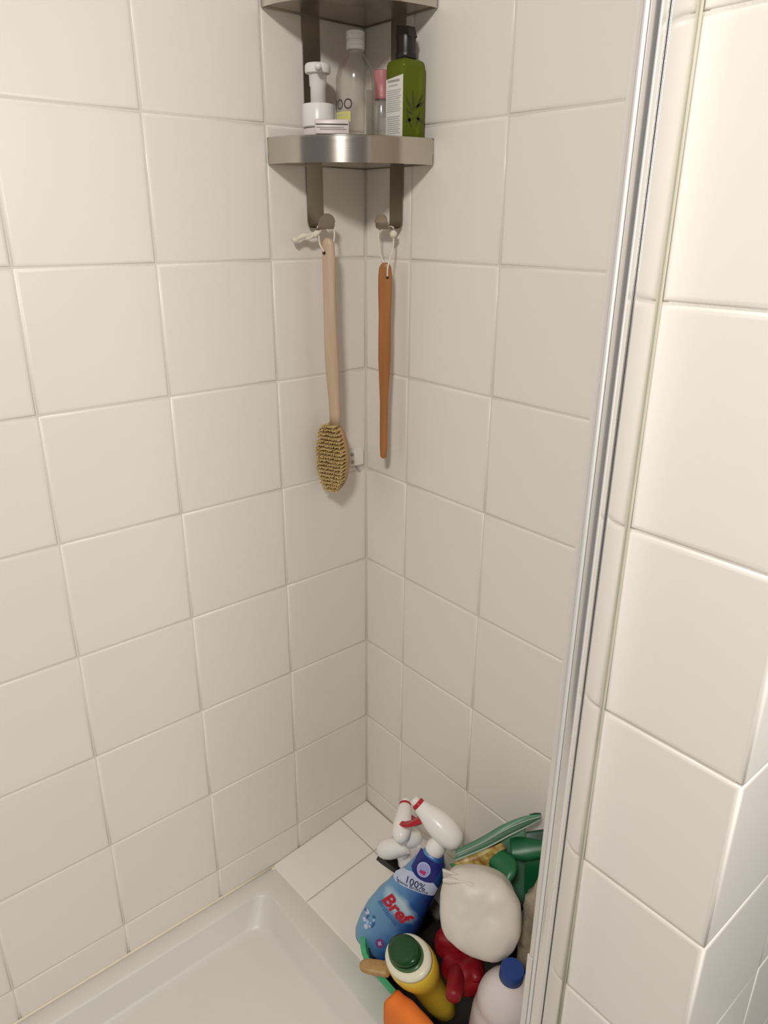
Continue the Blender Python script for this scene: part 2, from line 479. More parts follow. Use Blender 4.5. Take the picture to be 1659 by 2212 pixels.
# ledge: sloping tiled shelf between right wall and tray
def edge_y(x): return -.272 + .040 * x
def ledge_z(x, y): return LEDGE_Z + (RIM_Z + .0025 - LEDGE_Z) * min(1.0, max(0, y / edge_y(x)))
lx0, lx1 = 0.0, PX
lvs = []
for x in (lx0, lx1):
    for y in (0.0, edge_y(x)): lvs += [(x, y, ledge_z(x, y) - .0035), (x, y, -1.40)]
ledge = link('ledge', pydata('ledge', lvs, [(0, 2, 6, 4), (1, 5, 7, 3), (0, 1, 3, 2), (4, 6, 7, 5), (2, 3, 7, 6), (0, 4, 5, 1)], False), 'ledge_grout')
tag(ledge, 'low white-tiled ledge between shower tray and back wall', kind='structure')
def ledge_tile(x0, x1, ya, yb):
    """ya, yb functions of x (rear, front); x0<x1"""
    g = .0014
    P = [(x0 + g, ya(x0) - g), (x1 - g, ya(x1) - g), (x1 - g, yb(x1) + g), (x0 + g, yb(x0) + g)]
    cx = sum(q[0] for q in P) / 4; cy = sum(q[1] for q in P) / 4
    vs = []; fs = []
    for ins, dz in ((0, -.006), (0, -.0012), (.0012, -.0003), (.004, 0)):
        for x, y in P:
            dx, dy = x - cx, y - cy
            xx = x - math.copysign(ins, dx); yy = y - math.copysign(ins, dy)
            vs.append((xx, yy, ledge_z(xx, yy) + dz))
    for k in range(3):
        for i in range(4):
            j = (i + 1) % 4; fs.append((k * 4 + i, k * 4 + j, k * 4 + 4 + j, k * 4 + 4 + i))
    fs.append((12, 13, 14, 15))
    link('tile', pydata('tile', vs, fs, False), 'tile', ledge)
yr = lambda x: -.081
y0 = lambda x: -.001
for xa, xb in ((0, .126), (.126, .326), (.326, .526), (.526, .726), (.726, PX)):
    ledge_tile(xa, xb, yr, edge_y)
    ledge_tile(xa, xb, y0, yr)

# ------------------------------------------------------------------ shower tray
TX0, TX1, TY0, TY1 = 0.0, .80, -1.45, -.225
def rr_loop(x0, x1, y0, y1, r, z, n=8):
    return [V((x, y, z)) for x, y in rrect((x1 - x0) / 2, (y1 - y0) / 2, r, n, (x0 + x1) / 2, (y0 + y1) / 2)]
loops = [rr_loop(.001, TX1, TY0, TY1, .004, -1.40), rr_loop(.001, TX1, TY0, TY1, .004, RIM_Z - .002), rr_loop(.003, TX1 - .002, TY0 + .002, TY1 - .002, .004, RIM_Z),
         rr_loop(.036, .735, -1.40, -.309, .028, RIM_Z), rr_loop(.0405, .731, -1.395, -.3135, .030, RIM_Z - .0012),
         rr_loop(.0440, .728, -1.39, -.3165, .032, RIM_Z - .006),
         rr_loop(.064, .705, -1.37, -.338, .045, RIM_Z - .046), rr_loop(.070, .70, -1.365, -.3435, .048, RIM_Z - .0525),
         rr_loop(.082, .69, -1.355, -.355, .05, RIM_Z - .0555), rr_loop(.25, .52, -1.0, -.60, .05, RIM_Z - .062)]
tv, tf = loft(loops, True, True)
tray = link('shower_tray', pydata('shower_tray', tv, tf), 'tray')
sharp(tray.data, 50)
tag(tray, 'off-white acrylic shower tray beside the tiled ledge', kind='structure')
dr = lathe([(0.001, 0), (.042, 0), (.045, .002), (.044, .004), (.036, .006), (.001, .0065)], 28)
dd = link('drain_cover', pydata('drain_cover', *dr), 'steel', tray); dd.location = (.385, -.80, RIM_Z - .0625)

# silicone beads
b1 = link('trim_1', pydata('trim_1', *tube([(.0022, y, RIM_Z + .0012) for y in [-.268 - .1 * k for k in range(12)]], .0028, 8)), 'silicone')
tag(b1, 'yellowed silicone bead along the left wall and shower tray', kind='structure')
b3 = link('trim_3', pydata('trim_3', *lathe([(0.0005, 0), (.005, .0005), (.0055, .002), (.003, .004), (.0005, .0045)], 12)), 'silicone')
b3.location = (.007, -.272, RIM_Z - .0005); b3.scale = (1.2, 1.0, .8)
tag(b3, 'blob of silicone at the ledge corner by the left wall', kind='structure')
b2 = link('trim_2', pydata('trim_2', *tube([(PX + .0006, PY - .0004, z) for z in (-1.3, -.6, 0, .7)], .0015, 8)), 'old_silicone')
tag(b2, 'yellowed silicone joint between aluminium strip and tiled pillar', kind='structure')

# ------------------------------------------------------------------ aluminium door jamb
jamb = thing('door_jamb', 'tall polished aluminium shower door jamb fixed to the tiled pillar', 'door frame', (PX, PY, -1.30))
def jpart(name, poly, m, z0=-1.30, z1=.68, bev=0.0, parent=jamb):
    me = pydata(name, *prism([(x - PX, y - PY) for x, y in poly], z0 + 1.30, z1 + 1.30), smooth=False)
    if bev:
        bm = bmesh.new(); bm.from_mesh(me)
        ed = [e for e in bm.edges if abs(e.verts[0].co.z - e.verts[1].co.z) > .5]
        bmesh.ops.bevel(bm, geom=ed, offset=bev, segments=3, affect='EDGES', profile=.5)
        for f in bm.faces: f.smooth = True
        bm.to_mesh(me); bm.free(); sharp(me, 50)
    return link(name, me, m, parent)
jpart('wall_channel', [(.7660, -.3078), (.7660, -.3438), (.7648, -.3438), (.7648, -.3120), (.742, -.3120), (.742, -.3438), (.7375, -.3438), (.7375, -.3078)], 'alu', bev=.0004)
jpart('gap_strip', [(.7648, -.3420), (.7648, -.330), (.7420, -.330), (.7420, -.3420)], 'rubber_dark')
jpart('inner_profile', [(.7643, -.3425), (.7643, -.3540), (.7548, -.3540), (.7548, -.3425)], 'alu', bev=.0006)
jpart('side_rib', [(.7650, -.3528), (.7650, -.3546), (.7634, -.3546), (.7634, -.3528)], 'alu_satin', bev=.0006)
rib = [(.7526 + .0021 * math.cos(a), -.3545 + .0024 * math.sin(a)) for a in [2 * math.pi * k / 16 for k in range(16)]]
ob = jpart('front_bead', rib, 'alu_satin')
for p in ob.data.polygons: p.use_smooth = True
sharp(ob.data, 60)
jpart('magnetic_seal', [(.7500, -.3525), (.7500, -.3550), (.7440, -.3546), (.7440, -.3530)], 'seal', z0=-.765)
jpart('magnetic_seal', [(.7500, -.3520), (.7500, -.3560), (.7425, -.3556), (.7412, -.3544), (.7412, -.3525)], 'alu_satin', z1=-.765)

# ------------------------------------------------------------------ corner shelf unit
shelf = thing('corner_shelf', 'brushed steel two-tier corner shelf with hooks on the tiled wall', 'shelf')
RA, RB = .1720, .1975
def arc(k=1.0, off=0.0, n=36):
    return [((RA + off) * k * math.sin(math.pi / 2 * i / n), -(RB + off) * k * math.cos(math.pi / 2 * i / n)) for i in range(n + 1)]
def shelf_tier(zb, zt):
    g = .0018
    outer = [(max(x, g), min(y, -g)) for x, y in arc()]
    inner = [(max(x, g), min(y, -g)) for x, y in arc(1.0, -.0016)]
    poly = outer + inner[::-1]
    me = pydata('front_rim', *prism(poly, zb, zt))
    rim = link('front_rim', sharp(me, 40), 'steel', shelf)
    # rolled top lip
    lip = tube([(x, y, zt - .0004) for x, y in [(max(x, g), min(y, -g)) for x, y in arc(1.0, -.0008)]], .0014, 6)
    link('rim_lip', pydata('rim_lip', *lip), 'steel', rim)
    plate = [(g, -g)] + [(max(x, g), min(y, -g)) for x, y in arc(1.0, -.0020)]
    link('shelf_plate', sharp(pydata('shelf_plate', *prism(plate, zb + .0022, zb + .0036))), 'steel', shelf)
    # back flanges along the two walls
    link('back_flange', mbox('back_flange', (g, g + .0016, -RB, -g, zb + .0006, zb + .016)), 'steel_dark', shelf)
    link('back_flange', mbox('back_flange', (g, RA, -g - .0016, -g, zb + .0006, zb + .016)), 'steel_dark', shelf)
shelf_tier(.1136, .1505)
shelf_tier(.3225, .3594)
SW = .0162
def strap(side):
    # profile in (off, z): off = distance from the wall; swept across the strap width
    c = -.1095 if side == 'L' else .0850
    path = [(.0012, .56), (.0012, .034), (.0020, .027), (.0050, .0215), (.010, .0190), (.026, .0185), (.0315, .0200), (.0338, .0240), (.0342, .030)]
    th = .0016
    n = len(path); rings = []
    nor = []
    for k in range(n):
        a = V((path[min(k + 1, n - 1)][0] - path[max(k - 1, 0)][0], path[min(k + 1, n - 1)][1] - path[max(k - 1, 0)][1])).normalized()
        nor.append(V((-a.y, a.x)))
    def P(off, s, z):
        return V((off, c + s, z)) if side == 'L' else V((c + s, -off, z))
    for k, (o, z) in enumerate(path):
        m = nor[k]
        rings.append([P(o, -SW, z), P(o, SW, z), P(o + m.x * th, SW, z + m.y * th), P(o + m.x * th, -SW, z + m.y * th)])
    link('hook_strap', sharp(pydata('hook_strap', *loft(rings)), 30), 'steel_dark', shelf)
    # round-ended upturned tab
    pts = [(-SW, .0300), (-SW, .0255)] + [] 
    out = [(-SW, .0295), (SW, .0295)] + [(SW * math.cos(math.radians(a)), .0295 + .0135 * math.sin(math.radians(a))) for a in range(12, 180, 12)]
    vs = [P(.0342, s, z) for s, z in out] + [P(.0342 + th, s, z) for s, z in out]
    m = len(out)
    fs = [tuple(range(m)), tuple(range(m, 2 * m))] + [(i, (i + 1) % m, m + (i + 1) % m, m + i) for i in range(m)]
    link('hook_tab', pydata('hook_tab', vs, fs, False), 'steel_dark', shelf)
strap('L'); strap('R')

# ------------------------------------------------------------------ items on the lower shelf
SZ = .1174
# green bottle: square section, black disc cap
gb = thing('shower_gel_bottle', 'green square bottle with black pump-top cap and white label, on the shelf', 'bottle', (.1365, -.0305, SZ))
hx, hy = .0215, .0232
rings = [[V((x, y, z)) for x, y in rrect(hx * k, hy * k, .006 * k, 4)] for k, z in
         ((.93, 0), (1, .003), (1, .128), (.985, .1325), (.93, .1365), (.75, .1395), (.50, .1405))]
link('body', sharp(pydata('body', *loft(rings)), 50), 'green_glass', gb)
rings = [[V((x, y, z)) for x, y in rrect(hx * .93, hy * .93, .006, 4)] for z in (.004, .08)]
cap = lathe([(.0155, .1405), (.0162, .1415), (.0162, .1475), (.0150, .1500), (.0150, .168), (.0142, .1712)], 20)
c_ = link('cap', sharp(pydata('cap', *cap), 40), 'black', gb)
# the pump spout: slanted block on top
vs, fs = box(-.0145, .0150, -.0085, .0085, .168, .186)
vs = [V(v) for v in vs]
for v in vs:
    if v.z > .18:
        v.y *= .8
        if v.x > 0: v.x -= .004; v.z -= .004
link('pump_spout', sharp(pydata('pump_spout', vs, fs)), 'black', c_)
lab = lambda u, v: V((u, -hy - .0005, v))
patch('label', lab, -hx + .0035, hx - .0005, .003, lambda u: .113 + .1 * (u + hx), 'paper', gb, 2, 2)
lab2 = lambda u, v: V((u, -hy - .0009, v))
def bars(fn, rows, m, parent, name='print_line', th=.0011):
    vs = []; fs = []
    for u0, u1, v in rows:
        b = len(vs); vs += [fn(u0, v), fn(u1, v), fn(u1, v + th), fn(u0, v + th)]; fs.append((b, b + 1, b + 2, b + 3))
    link(name, pydata(name, vs, fs, False), m, parent)
bars(lab2, [(-.014, .013, .109)], 'ink_grey', gb, th=.003)
bars(lab2, [(-.012, .009, .1035)], 'ink_pale', gb, th=.002)
bars(lab2, [(-.015, .017 - .002 * (k % 3), .0975 - .0028 * k) for k in range(11)], 'ink_pale', gb)
bars(lab2, [(-.015, .015 - .002 * (k % 2), .0620 - .0028 * k) for k in range(9)], 'ink_pale', gb)
bars(lab2, [(-.016, .013, .0315), (-.016, .012, .0285)], 'ink_grey', gb, th=.0018)
bars(lab2, [(-.016, .013, .0235), (-.016, .012, .0205)], 'ink_pale', gb)
bars(lab2, [(-.015, -.010, .012), (-.004, .001, .012)], 'ink_pale', gb, th=.005)
bars(lab2, [(.007, .010, .010)], 'ink', gb, th=.008)
# leaf print on the +x face
lf = lambda u, v: V((hx + .0005, u, v))
vs = []; fs = []
for a, l, cx, cz in ((25, .026, .0, .075), (60, .030, .002, .072), (95, .032, -.002, .07), (130, .03, -.004, .07), (160, .024, -.004, .066), (-20, .02, .002, .062), (200, .02, -.003, .06), (75, .026, .004, .05), (115, .026, -.006, .048)):
    a = math.radians(a); dx, dz = math.cos(a), math.sin(a); b = len(vs)
    for t, w in ((0, .0006), (.45, .0024), (1, .0001)):
        x, z = cx + dx * l * t, cz + dz * l * t * .9
        x = max(-.019, min(.019, x))
        vs += [lf(x - dz * w, z + dx * w), lf(x + dz * w, z - dx * w)]
    fs += [(b, b + 1, b + 3, b + 2), (b + 2, b + 3, b + 5, b + 4)]
link('leaf_print', pydata('leaf_print', vs, fs, False), 'leaf_ink', gb)

# clear bottle
cb = thing('shampoo_bottle', 'tall clear empty bottle with clear cap and yellow-green label, on the shelf', 'bottle', (.084, -.0862, SZ))
cr_ = .0302
prof = [(.024, 0), (.0285, .002), (cr_, .006), (cr_, .112), (.0292, .120), (.0262, .130), (.0205, .139), (.0145, .1455), (.0118, .149), (.0118, .153)]
link('body', pydata('body', *lathe(prof, 40)), 'clear', cb)
c_ = link('cap', sharp(pydata('cap', *lathe([(.0132, .153), (.0142, .154), (.0142, .1635), (.0132, .1645), (.0132, .1655), (.0142, .1665), (.0142, .176), (.0128, .1775)], 32)), 30), 'clear_edge', cb)
az0 = math.atan2(-.79, 1.01) - .30
cyl = lambda r: (lambda u, v: V((r * math.cos(az0 + u / cr_), r * math.sin(az0 + u / cr_), v)))
patch('colour_label', cyl(cr_ + .0005), -.030, .001, .0545, .0685, 'yellow_label', cb, 12, 2)
wrap_text('lettering', 'MPOO', .0205, cyl(cr_ + .0008), 'ink', cb, (-.0480, .0715), width=.052, bold=.006)
wrap_text('lettering', 'ULTRA', .0075, cyl(cr_ + .0006), 'ink_grey', cb, (-.031, .1135), width=.015)
wrap_text('lettering', 'MILD', .0075, cyl(cr_ + .0006), 'ink_grey', cb, (-.031, .1005), width=.015)
bars(cyl(cr_ + .0008), [(-.026, -.021, .0635), (-.019, -.013, .0635), (-.011, -.004, .0635)], 'ink_pale', cb, th=.002)
patch('back_label', cyl(cr_ - .0004), .026, .043, .038, .098, 'ink_grey', cb, 8, 4)
patch('lower_band', cyl(cr_ + .0005), -.030, .002, .0495, .0510, 'ink_grey', cb, 12, 1)

# foam pump bottle
fp = thing('foam_pump_bottle', 'short bottle with chunky white foam pump at the left end of the shelf', 'bottle', (.0355, -.1222, SZ))
link('body', pydata('body', *lathe([(.022, 0), (.0255, .003), (.0262, .010), (.0262, .040), (.024, .047), (.021, .0495)], 36)), 'white_cloudy', fp)
link('collar', sharp(pydata('collar', *lathe([(.0245, .0495), (.0258, .0510), (.0252, .0800), (.0235, .0825), (.0130, .0840)], 36)), 40), 'white', fp)
link('stem', pydata('stem', *lathe([(.0120, .083), (.0118, .106), (.0132, .108), (.0136, .122), (.0150, .1235)], 28)), 'white', fp)
hd = lathe([(.0150, .1235), (.0190, .1245), (.0198, .1270), (.0196, .1345), (.0175, .1375), (.008, .1385)], 32)
h_ = link('pump_head', sharp(pydata('pump_head', *hd), 50), 'white', fp)
link('spout', pydata('spout', *tube([(.012, -.008, .130), (.021, -.014, .1305), (.029, -.019, .1285)], [.0055, .0050, .0042], 12)), 'white', h_)

# small white tub in front
tb = thing('white_tub', 'small flat white pack with printed lines in front of the foam pump', 'container', (.0925, -.1385, SZ), X=(.62, .78, 0), Z=(0, 0, 1))
link('body', mbox('body', (-.026, .026, -.0065, .0065, 0, .056), .003), 'white_cloudy', tb)
fr = lambda u, v: V((u, -.0070, v))
bars(fr, [(-.024, .024, .0480)], 'ink', tb, th=.0016)
bars(fr, [(-.023, .018, .0440), (-.018, .022, .0415)], 'ink_grey', tb, th=.0014)
bars(fr, [(-.024, .024, .0350)], 'ink', tb, th=.0013)

# pink capped bottle
pk = thing('pink_cap_bottle', 'small translucent bottle with pink cap behind the green bottle on the shelf', 'bottle', (.0735, -.0245, SZ))
link('body', pydata('body', *lathe([(.014, 0), (.0165, .002), (.0165, .085), (.0135, .0925), (.0120, .094)], 28)), 'clear_edge', pk)
link('cap', sharp(pydata('cap', *lathe([(.0135, .094), (.0140, .095), (.0140, .1005), (.0132, .102), (.0132, .118), (.0136, .120), (.0134, .1335), (.011, .1350)], 28)), 40), 'pink', pk)

# ------------------------------------------------------------------ bath brush (left hook)
br = thing('bath_brush', 'pale wooden long-handled bath brush with yellow bristles hanging on the left hook', 'brush', (.0385, -.104, -.37), X=(.93, .36, 0), Z=(.006, -.027, 1))
# local: x = width, y = away from bristles (back), z up along handle
def ovring(z, hw, hd, y, x=0.0, n=16):
    return [V((x + hw * math.copysign(abs(math.cos(a)) ** .8, math.cos(a)), y + hd * math.copysign(abs(math.sin(a)) ** .8, math.sin(a)), z)) for a in [2 * math.pi * i / n for i in range(n)]]
hnd = [(.0525, .0105, .0070, .004, -.001), (.075, .0108, .0075, .004, 0), (.10, .0110, .0078, .003, 0), (.15, .0128, .0085, .001, 0), (.20, .0125, .0085, 0, 0), (.26, .0115, .008, 0, 0), (.31, .0112, .0075, .001, 0), (.345, .0118, .007, .002, 0), (.364, .0108, .0066, .002, 0), (.372, .0080, .0055, .002, 0), (.3755, .0035, .003, .002, 0)]
link('handle', pydata('handle', *loft([ovring(z, a, b, y, x) for z, a, b, y, x in hnd])), 'beech', br)
hole = lathe([(.0026, -.0005), (.0026, .0012)], 14)
hl = link('cord_hole', pydata('cord_hole', *hole), 'brown_spot', br)
hl.matrix_local = Matrix.Translation((-.004, -.0052, .352)) @ Matrix.Rotation(math.radians(90), 4, 'X')
HL, HW = .068, .030     # head half length / half width
back = []
for yy, k in ((.002, .90), (.0035, .97), (.007, 1.0), (.012, .98), (.0155, .86), (.017, .6)):
    back.append([V((HW * k * math.cos(a) - .006, yy, HL * (k if k > .9 else k * 1.0) * math.sin(a) - .008)) for a in [2 * math.pi * i / 36 for i in range(36)]])
link('brush_back', pydata('brush_back', *loft(back)), 'beech_back', br)
# bristle tufts: rows of small flared tufts, one part
vs = []; fs = []
rows = 18
for i in range(rows):
    zc = -HL * .90 + 2 * HL * .90 * i / (rows - 1)
    half = HW * .88 * math.sqrt(max(0.0, 1 - (zc / HL) ** 2))
    nt_ = max(2, int(half * 2 / .0046))
    for j in range(nt_ + 1):
        xc = -half + 2 * half * j / nt_
        for q in range(7):
            ox, oz = random.gauss(0, .0007), random.gauss(0, .0006)
            tipx = xc * 1.04 + random.gauss(0, .0011); tipz = zc * 1.02 + random.gauss(0, .0011)
            h = .0185 + random.uniform(-.0012, .0012)
            b = len(vs); r0, r1 = .0008, .0009
            for (cx, cz, yy, r) in ((xc + ox, zc + oz, .0025, r0), (tipx, tipz, .0025 - h, r1)):
                for a in range(4):
                    an = a * math.pi / 2 + .4
                    vs.append((cx + r * math.cos(an) - .006, yy, cz + r * math.sin(an) - .008))
            fs += [(b + a, b + (a + 1) % 4, b + 4 + (a + 1) % 4, b + 4 + a) for a in range(4)] + [(b + 4, b + 5, b + 6, b + 7)]
me = bpy.data.meshes.new('bristles'); me.from_pydata(vs, [], fs)
bo = link('bristles', me, 'bristle', br); bo['kind'] = 'stuff'
# cord of the bath brush, a separate loop tied with a bow through the handle hole
bpy.context.view_layer.update()
hp = br.matrix_world @ V((-.004, -.0058, .354))
hb = br.matrix_world @ V((-.004, .0105, .354))
def cord(parent, pts, name='cord', r=.0016, m='cord'):
    o = link(name, pydata(name, *tube(smoothpath(pts, 6), r, 7)), m, None)
    o.parent = parent; o.matrix_parent_inverse = parent.matrix_world.inverted()
    return o
cord(br, [hp, hp + V((-.004, -.005, .012)), (.022, -.118, .010), (.0185, -.1175, .0215), (.0200, -.108, .0235), (.0245, -.097, .0222), (.030, -.092, .016), (.034, -.096, .000), hb + V((0, .002, .012)), hb])
k0 = V((.0205, -.1215, .0125))
cord(br, [k0 + V((.004, .006, .006)), k0 + V((0, -.006, -.004)), k0 + V((-.004, -.022, -.004)), k0 + V((-.007, -.036, -.010)), k0 + V((-.008, -.041, -.013))], 'cord_bow', [.0036 + .0014 * math.sin(k * .4) ** 2 for k in range(25)])
cord(br, [k0 + V((.002, -.004, -.001)), k0 + V((.002, -.013, -.007)), k0 + V((-.001, -.019, -.0085)), k0 + V((-.001, -.012, -.001)), k0], 'cord_bow', .0022)
ko = link('cord_knot', pydata('cord_knot', *lathe([(.0005, -.0045), (.003, -.004), (.0045, 0), (.003, .004), (.0005, .0045)], 12)), 'cord', None)
ko.parent = br; ko.matrix_world = Matrix.Translation(k0)

# ------------------------------------------------------------------ brown wooden paddle (right hook)
ws = thing('wooden_stick', 'brown flat wooden back scratcher handle hanging on the right hook', 'stick', (.0965, -.036, -.378), X=(.80, .60, 0), Z=(.004, .0, 1))
prof = [(0, .0035, .0025), (.003, .0058, .004), (.02, .0070, .0048), (.06, .0074, .005), (.105, .0076, .005), (.14, .0092, .0055), (.18, .0112, .006), (.22, .0112, .006), (.26, .0108, .0055), (.30, .0122, .005), (.325, .0120, .0045), (.337, .0105, .004), (.3425, .0070, .003), (.3445, .003, .002)]
link('handle', pydata('handle', *loft([ovring(z, a, b, 0) for z, a, b in prof])), 'brown', ws)
hl = link('cord_hole', pydata('cord_hole', *lathe([(.0026, -.0004), (.0026, .0010)], 14)), 'brown_spot', ws)
hl.matrix_local = Matrix.Translation((.005, -.0044, .3215)) @ Matrix.Rotation(math.radians(90), 4, 'X')
bpy.context.view_layer.update()
hp = ws.matrix_world @ V((.005, -.0055, .3225)); hb = ws.matrix_world @ V((.003, .0075, .3225))
k1 = V((.1010, -.0215, .0115))
cord(ws, [hp, hp + V((.003, -.001, .018)), k1 + V((.001, -.001, -.020)), k1, (.098, -.0195, .0215), (.086, -.0195, .0232), (.0745, -.023, .0225), (.0705, -.028, .013), (.0775, -.030, -.02), hb + V((-.004, .004, .008)), hb], r=.00145)
ko = link('cord_knot', pydata('cord_knot', *lathe([(.0005, -.0065), (.004, -.0055), (.0066, 0), (.005, .0045), (.0005, .0065)], 14)), 'cord', None)
ko.parent = ws; ko.matrix_world = Matrix.Translation(k1) @ Matrix.Rotation(.5, 4, 'Y')

# ------------------------------------------------------------------ small white adhesive hook
wh = thing('wall_hook', 'small white adhesive hook on the wall beside the brush head', 'hook', (.0006, -.029, -.400))
link('back_plate', mbox('back_plate', (0, .0025, -.0155, .0155, -.0165, .0165), .0009), 'white', wh)
link('folded_flap', sharp(pydata('folded_flap', *prism([(.0025, -.0155), (.0085, -.0050), (.0060, .0165), (.0050, .0165), (.0072, -.0046), (.0025, -.0140)], -.0160, .0155))), 'white', wh)
link('hook_tip', pydata('hook_tip', *tube(smoothpath([(.002, .001, -.014), (.004, .001, -.0205), (.009, .000, -.022), (.011, 0, -.018)], 4), .0022, 8)), 'ink_grey', wh)
fn = lambda u, v: V((.0031 + (u + .0155) * .571, u, v))
bars(fn, [(-.0135, -.008, .004), (-.0130, -.008, -.011)], 'ink_grey', wh, th=.0065)

# ------------------------------------------------------------------ basket of cleaning things
tilt = math.atan2(.0255, .27)
bk = thing('plastic_basket', 'green plastic basket of cleaning products on the tiled ledge', 'basket', (.533, -.152, ledge_z(.533, -.152) + .0025), X=(1, 0, 0), Z=(0, math.sin(tilt) * -1, math.cos(tilt)))
bh = .100
def bloop(k, z, grow): return [V((x, y, z)) for x, y in rrect(.193 + grow, .109 + grow, .042 + grow, 8)]
ol = [bloop(0, 0, -.012), bloop(0, .003, 0), bloop(0, bh - .012, .0235), bloop(0, bh - .011, .0310), bloop(0, bh - .002, .0325), bloop(0, bh, .0300),
      bloop(0, bh, .0235), bloop(0, bh - .004, .0215), bloop(0, .005, -.002), bloop(0, .003, -.014)]
link('basket_body', sharp(pydata('basket_body', *loft(ol)), 50), 'green_basket', bk)

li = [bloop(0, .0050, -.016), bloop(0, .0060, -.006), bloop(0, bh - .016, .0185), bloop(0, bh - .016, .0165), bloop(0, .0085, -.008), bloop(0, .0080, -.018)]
link('basket_inner_shade', sharp(pydata('basket_inner_shade', *loft(li)), 50), 'black', bk)  # added black inner shell, stands in for the shade inside the basket

# ---- spray head builder (local: z = bottle axis, x = nozzle direction, origin at neck top)
def spray_head(parent, m_shell, m_noz, m_trig, off=(0, 0, 0), tilt=.2, length=1.0, flip=-1, neck=.036, stripe=None, fat=1.0, sx=0.0, trig=1.0, tip=True, tpts=None):
    hz = neck
    col = lathe([(.0170, .000), (.0178, .001), (.0176, .014), (.0140, .020), (.0125, .028), (.0125, .040)], 24)
    def mk(name, vf, m, rot=True, par=parent, sm=50):
        vs, fs = vf; out = []
        for v in vs:
            v = V(v)
            if rot:
                v = Matrix.Rotation(-tilt, 3, 'Y') @ (v - V((0, 0, hz))) + V((0, 0, hz))
            out.append(V((flip * v.x + off[0], v.y + off[1], v.z + off[2])))
        return link(name, sharp(pydata(name, out, fs), sm), m, par)
    mk('collar', col, m_shell, False)
    L = length
    sec = [(-.046, .000, .004, .004), (-.044, .0005, .009, .0085), (-.036, .001, .0145, .0135), (-.022, .001, .0175, .0165), (-.005, .001, .0180, .0175), (.014, .0005, .0165, .0160), (.032, -.0005, .0145, .0145), (.045, -.001, .0135, .0135), (.049, -.001, .0115, .0115)]
    rings = []
    for x, zc, hw, hh in sec:
        f_ = 1 + (fat - 1) * min(1, max(0, (.045 - x) / .03))
        rings.append([V((x * L + sx, f_ * hw * math.cos(a), hz + .012 + zc + f_ * hh * math.sin(a))) for a in [2 * math.pi * i / 20 for i in range(20)]])
    sh = mk('head_shell', loft(rings), m_shell)
    # nozzle
    rings = [[V((x * L + sx, r * math.cos(a), hz + .011 + r * math.sin(a))) for a in [2 * math.pi * i / 18 for i in range(18)]] for x, r in ((.047, .0112), (.050, .0120), (.0545, .0120), (.056, .0105))]
    mk('nozzle', loft(rings), m_noz, par=parent)
    if tip: rings = [[V((x * L + sx, .0085 * math.cos(a), hz + .011 + .0085 * math.sin(a))) for a in [2 * math.pi * i / 18 for i in range(18)]] for x in (.055, .064)]
    if tip: mk('nozzle_tip', loft(rings), m_shell, par=parent)
    # trigger
    pts = tpts or [(.030, -.004), (.034, -.014), (.037, -.026), (.044, -.038), (.050, -.043)]
    rings = []
    for k, (x, z) in enumerate(pts):
        w = (.0085, .0085, .0080, .0075, .0065)[k] * trig; t = (.0050, .0042, .0036, .0032, .0026)[k] * trig
        rings.append([V((x * L + sx + t, w, hz + z)), V((x * L + sx - t, w, hz + z)), V((x * L + sx - t, -w, hz + z)), V((x * L + sx + t, -w, hz + z))])
    mk('trigger', loft(rings), m_trig)
    # bridge between collar and shell
    rings = [[V((x * L, hw * s, hz + z)) for x, s, z in ()] for hw in ()]
    br_ = [[V((cx + rx * math.cos(a), .0115 * math.sin(a), z)) for a in [2 * math.pi * i / 18 for i in range(18)]] for cx, rx, z in ((0, .0125, .022), (.004, .016, hz - .004), (.006, .022, hz + .010))]
    mk('neck_shroud', loft(br_), m_shell, False)
    if stripe:
        rings = [[V((x * L, r * math.cos(a), hz + .012 + r * 1.0 * math.sin(a))) for a in [2 * math.pi * i / 20 for i in range(20)]] for x, r in ((.030, .0152), (.034, .0150))]
        mk('head_band', loft(rings, False, False), stripe)
    return sh

# ---- blue spray bottle with printed label
bz = thing('blue_spray_bottle', 'blue printed bathroom cleaner spray bottle with white head, tilted in the basket', 'spray bottle', (.3497, -.2470, -1.2458), X=(.8894, .342, -.3033), Z=(.1721, .3641, .9153))
# local x = across label, -y = label side, z = axis
Lt = [(0, .046), (.006, .058), (.02, .064), (.05, .0665), (.075, .066), (.11, .060), (.14, .0505), (.165, .0415), (.185, .0345), (.205, .0295), (.225, .025), (.236, .020), (.245, .0165)]
Rt = [(0, .024), (.006, .034), (.02, .039), (.05, .040), (.08, .0395), (.14, .0375), (.185, .0365), (.205, .0355), (.225, .0290), (.236, .0215), (.245, .0165)]
Dt = [(0, .020), (.006, .026), (.03, .029), (.12, .028), (.18, .025), (.215, .022), (.236, .0185), (.245, .0165)]
def bsec(t):
    l, r, d = interp(Lt, t), interp(Rt, t), interp(Dt, t)
    return (r - l) / 2, (r + l) / 2, d
rings = []
for k in range(41):
    t = .245 * k / 40; c, h, d = bsec(t)
    e = .72
    rings.append([V((c + h * math.copysign(abs(math.cos(a)) ** e, math.cos(a)), d * math.copysign(abs(math.sin(a)) ** e, math.sin(a)), t)) for a in [2 * math.pi * i / 40 for i in range(40)]])
link('body', pydata('body', *loft(rings)), 'bref_body', bz)
def bs(off):
    def f(u, v):
        c, h, d = bsec(min(max(v, 0), .245)); q = max(-.985, min(.985, (u - c) / h))
        y = d * (max(0, 1 - abs(q) ** (2 / .72))) ** (.72 / 2)
        return V((u + (off if q > 0 else -off) * abs(q) ** 4, -(y + off), v))
    return f
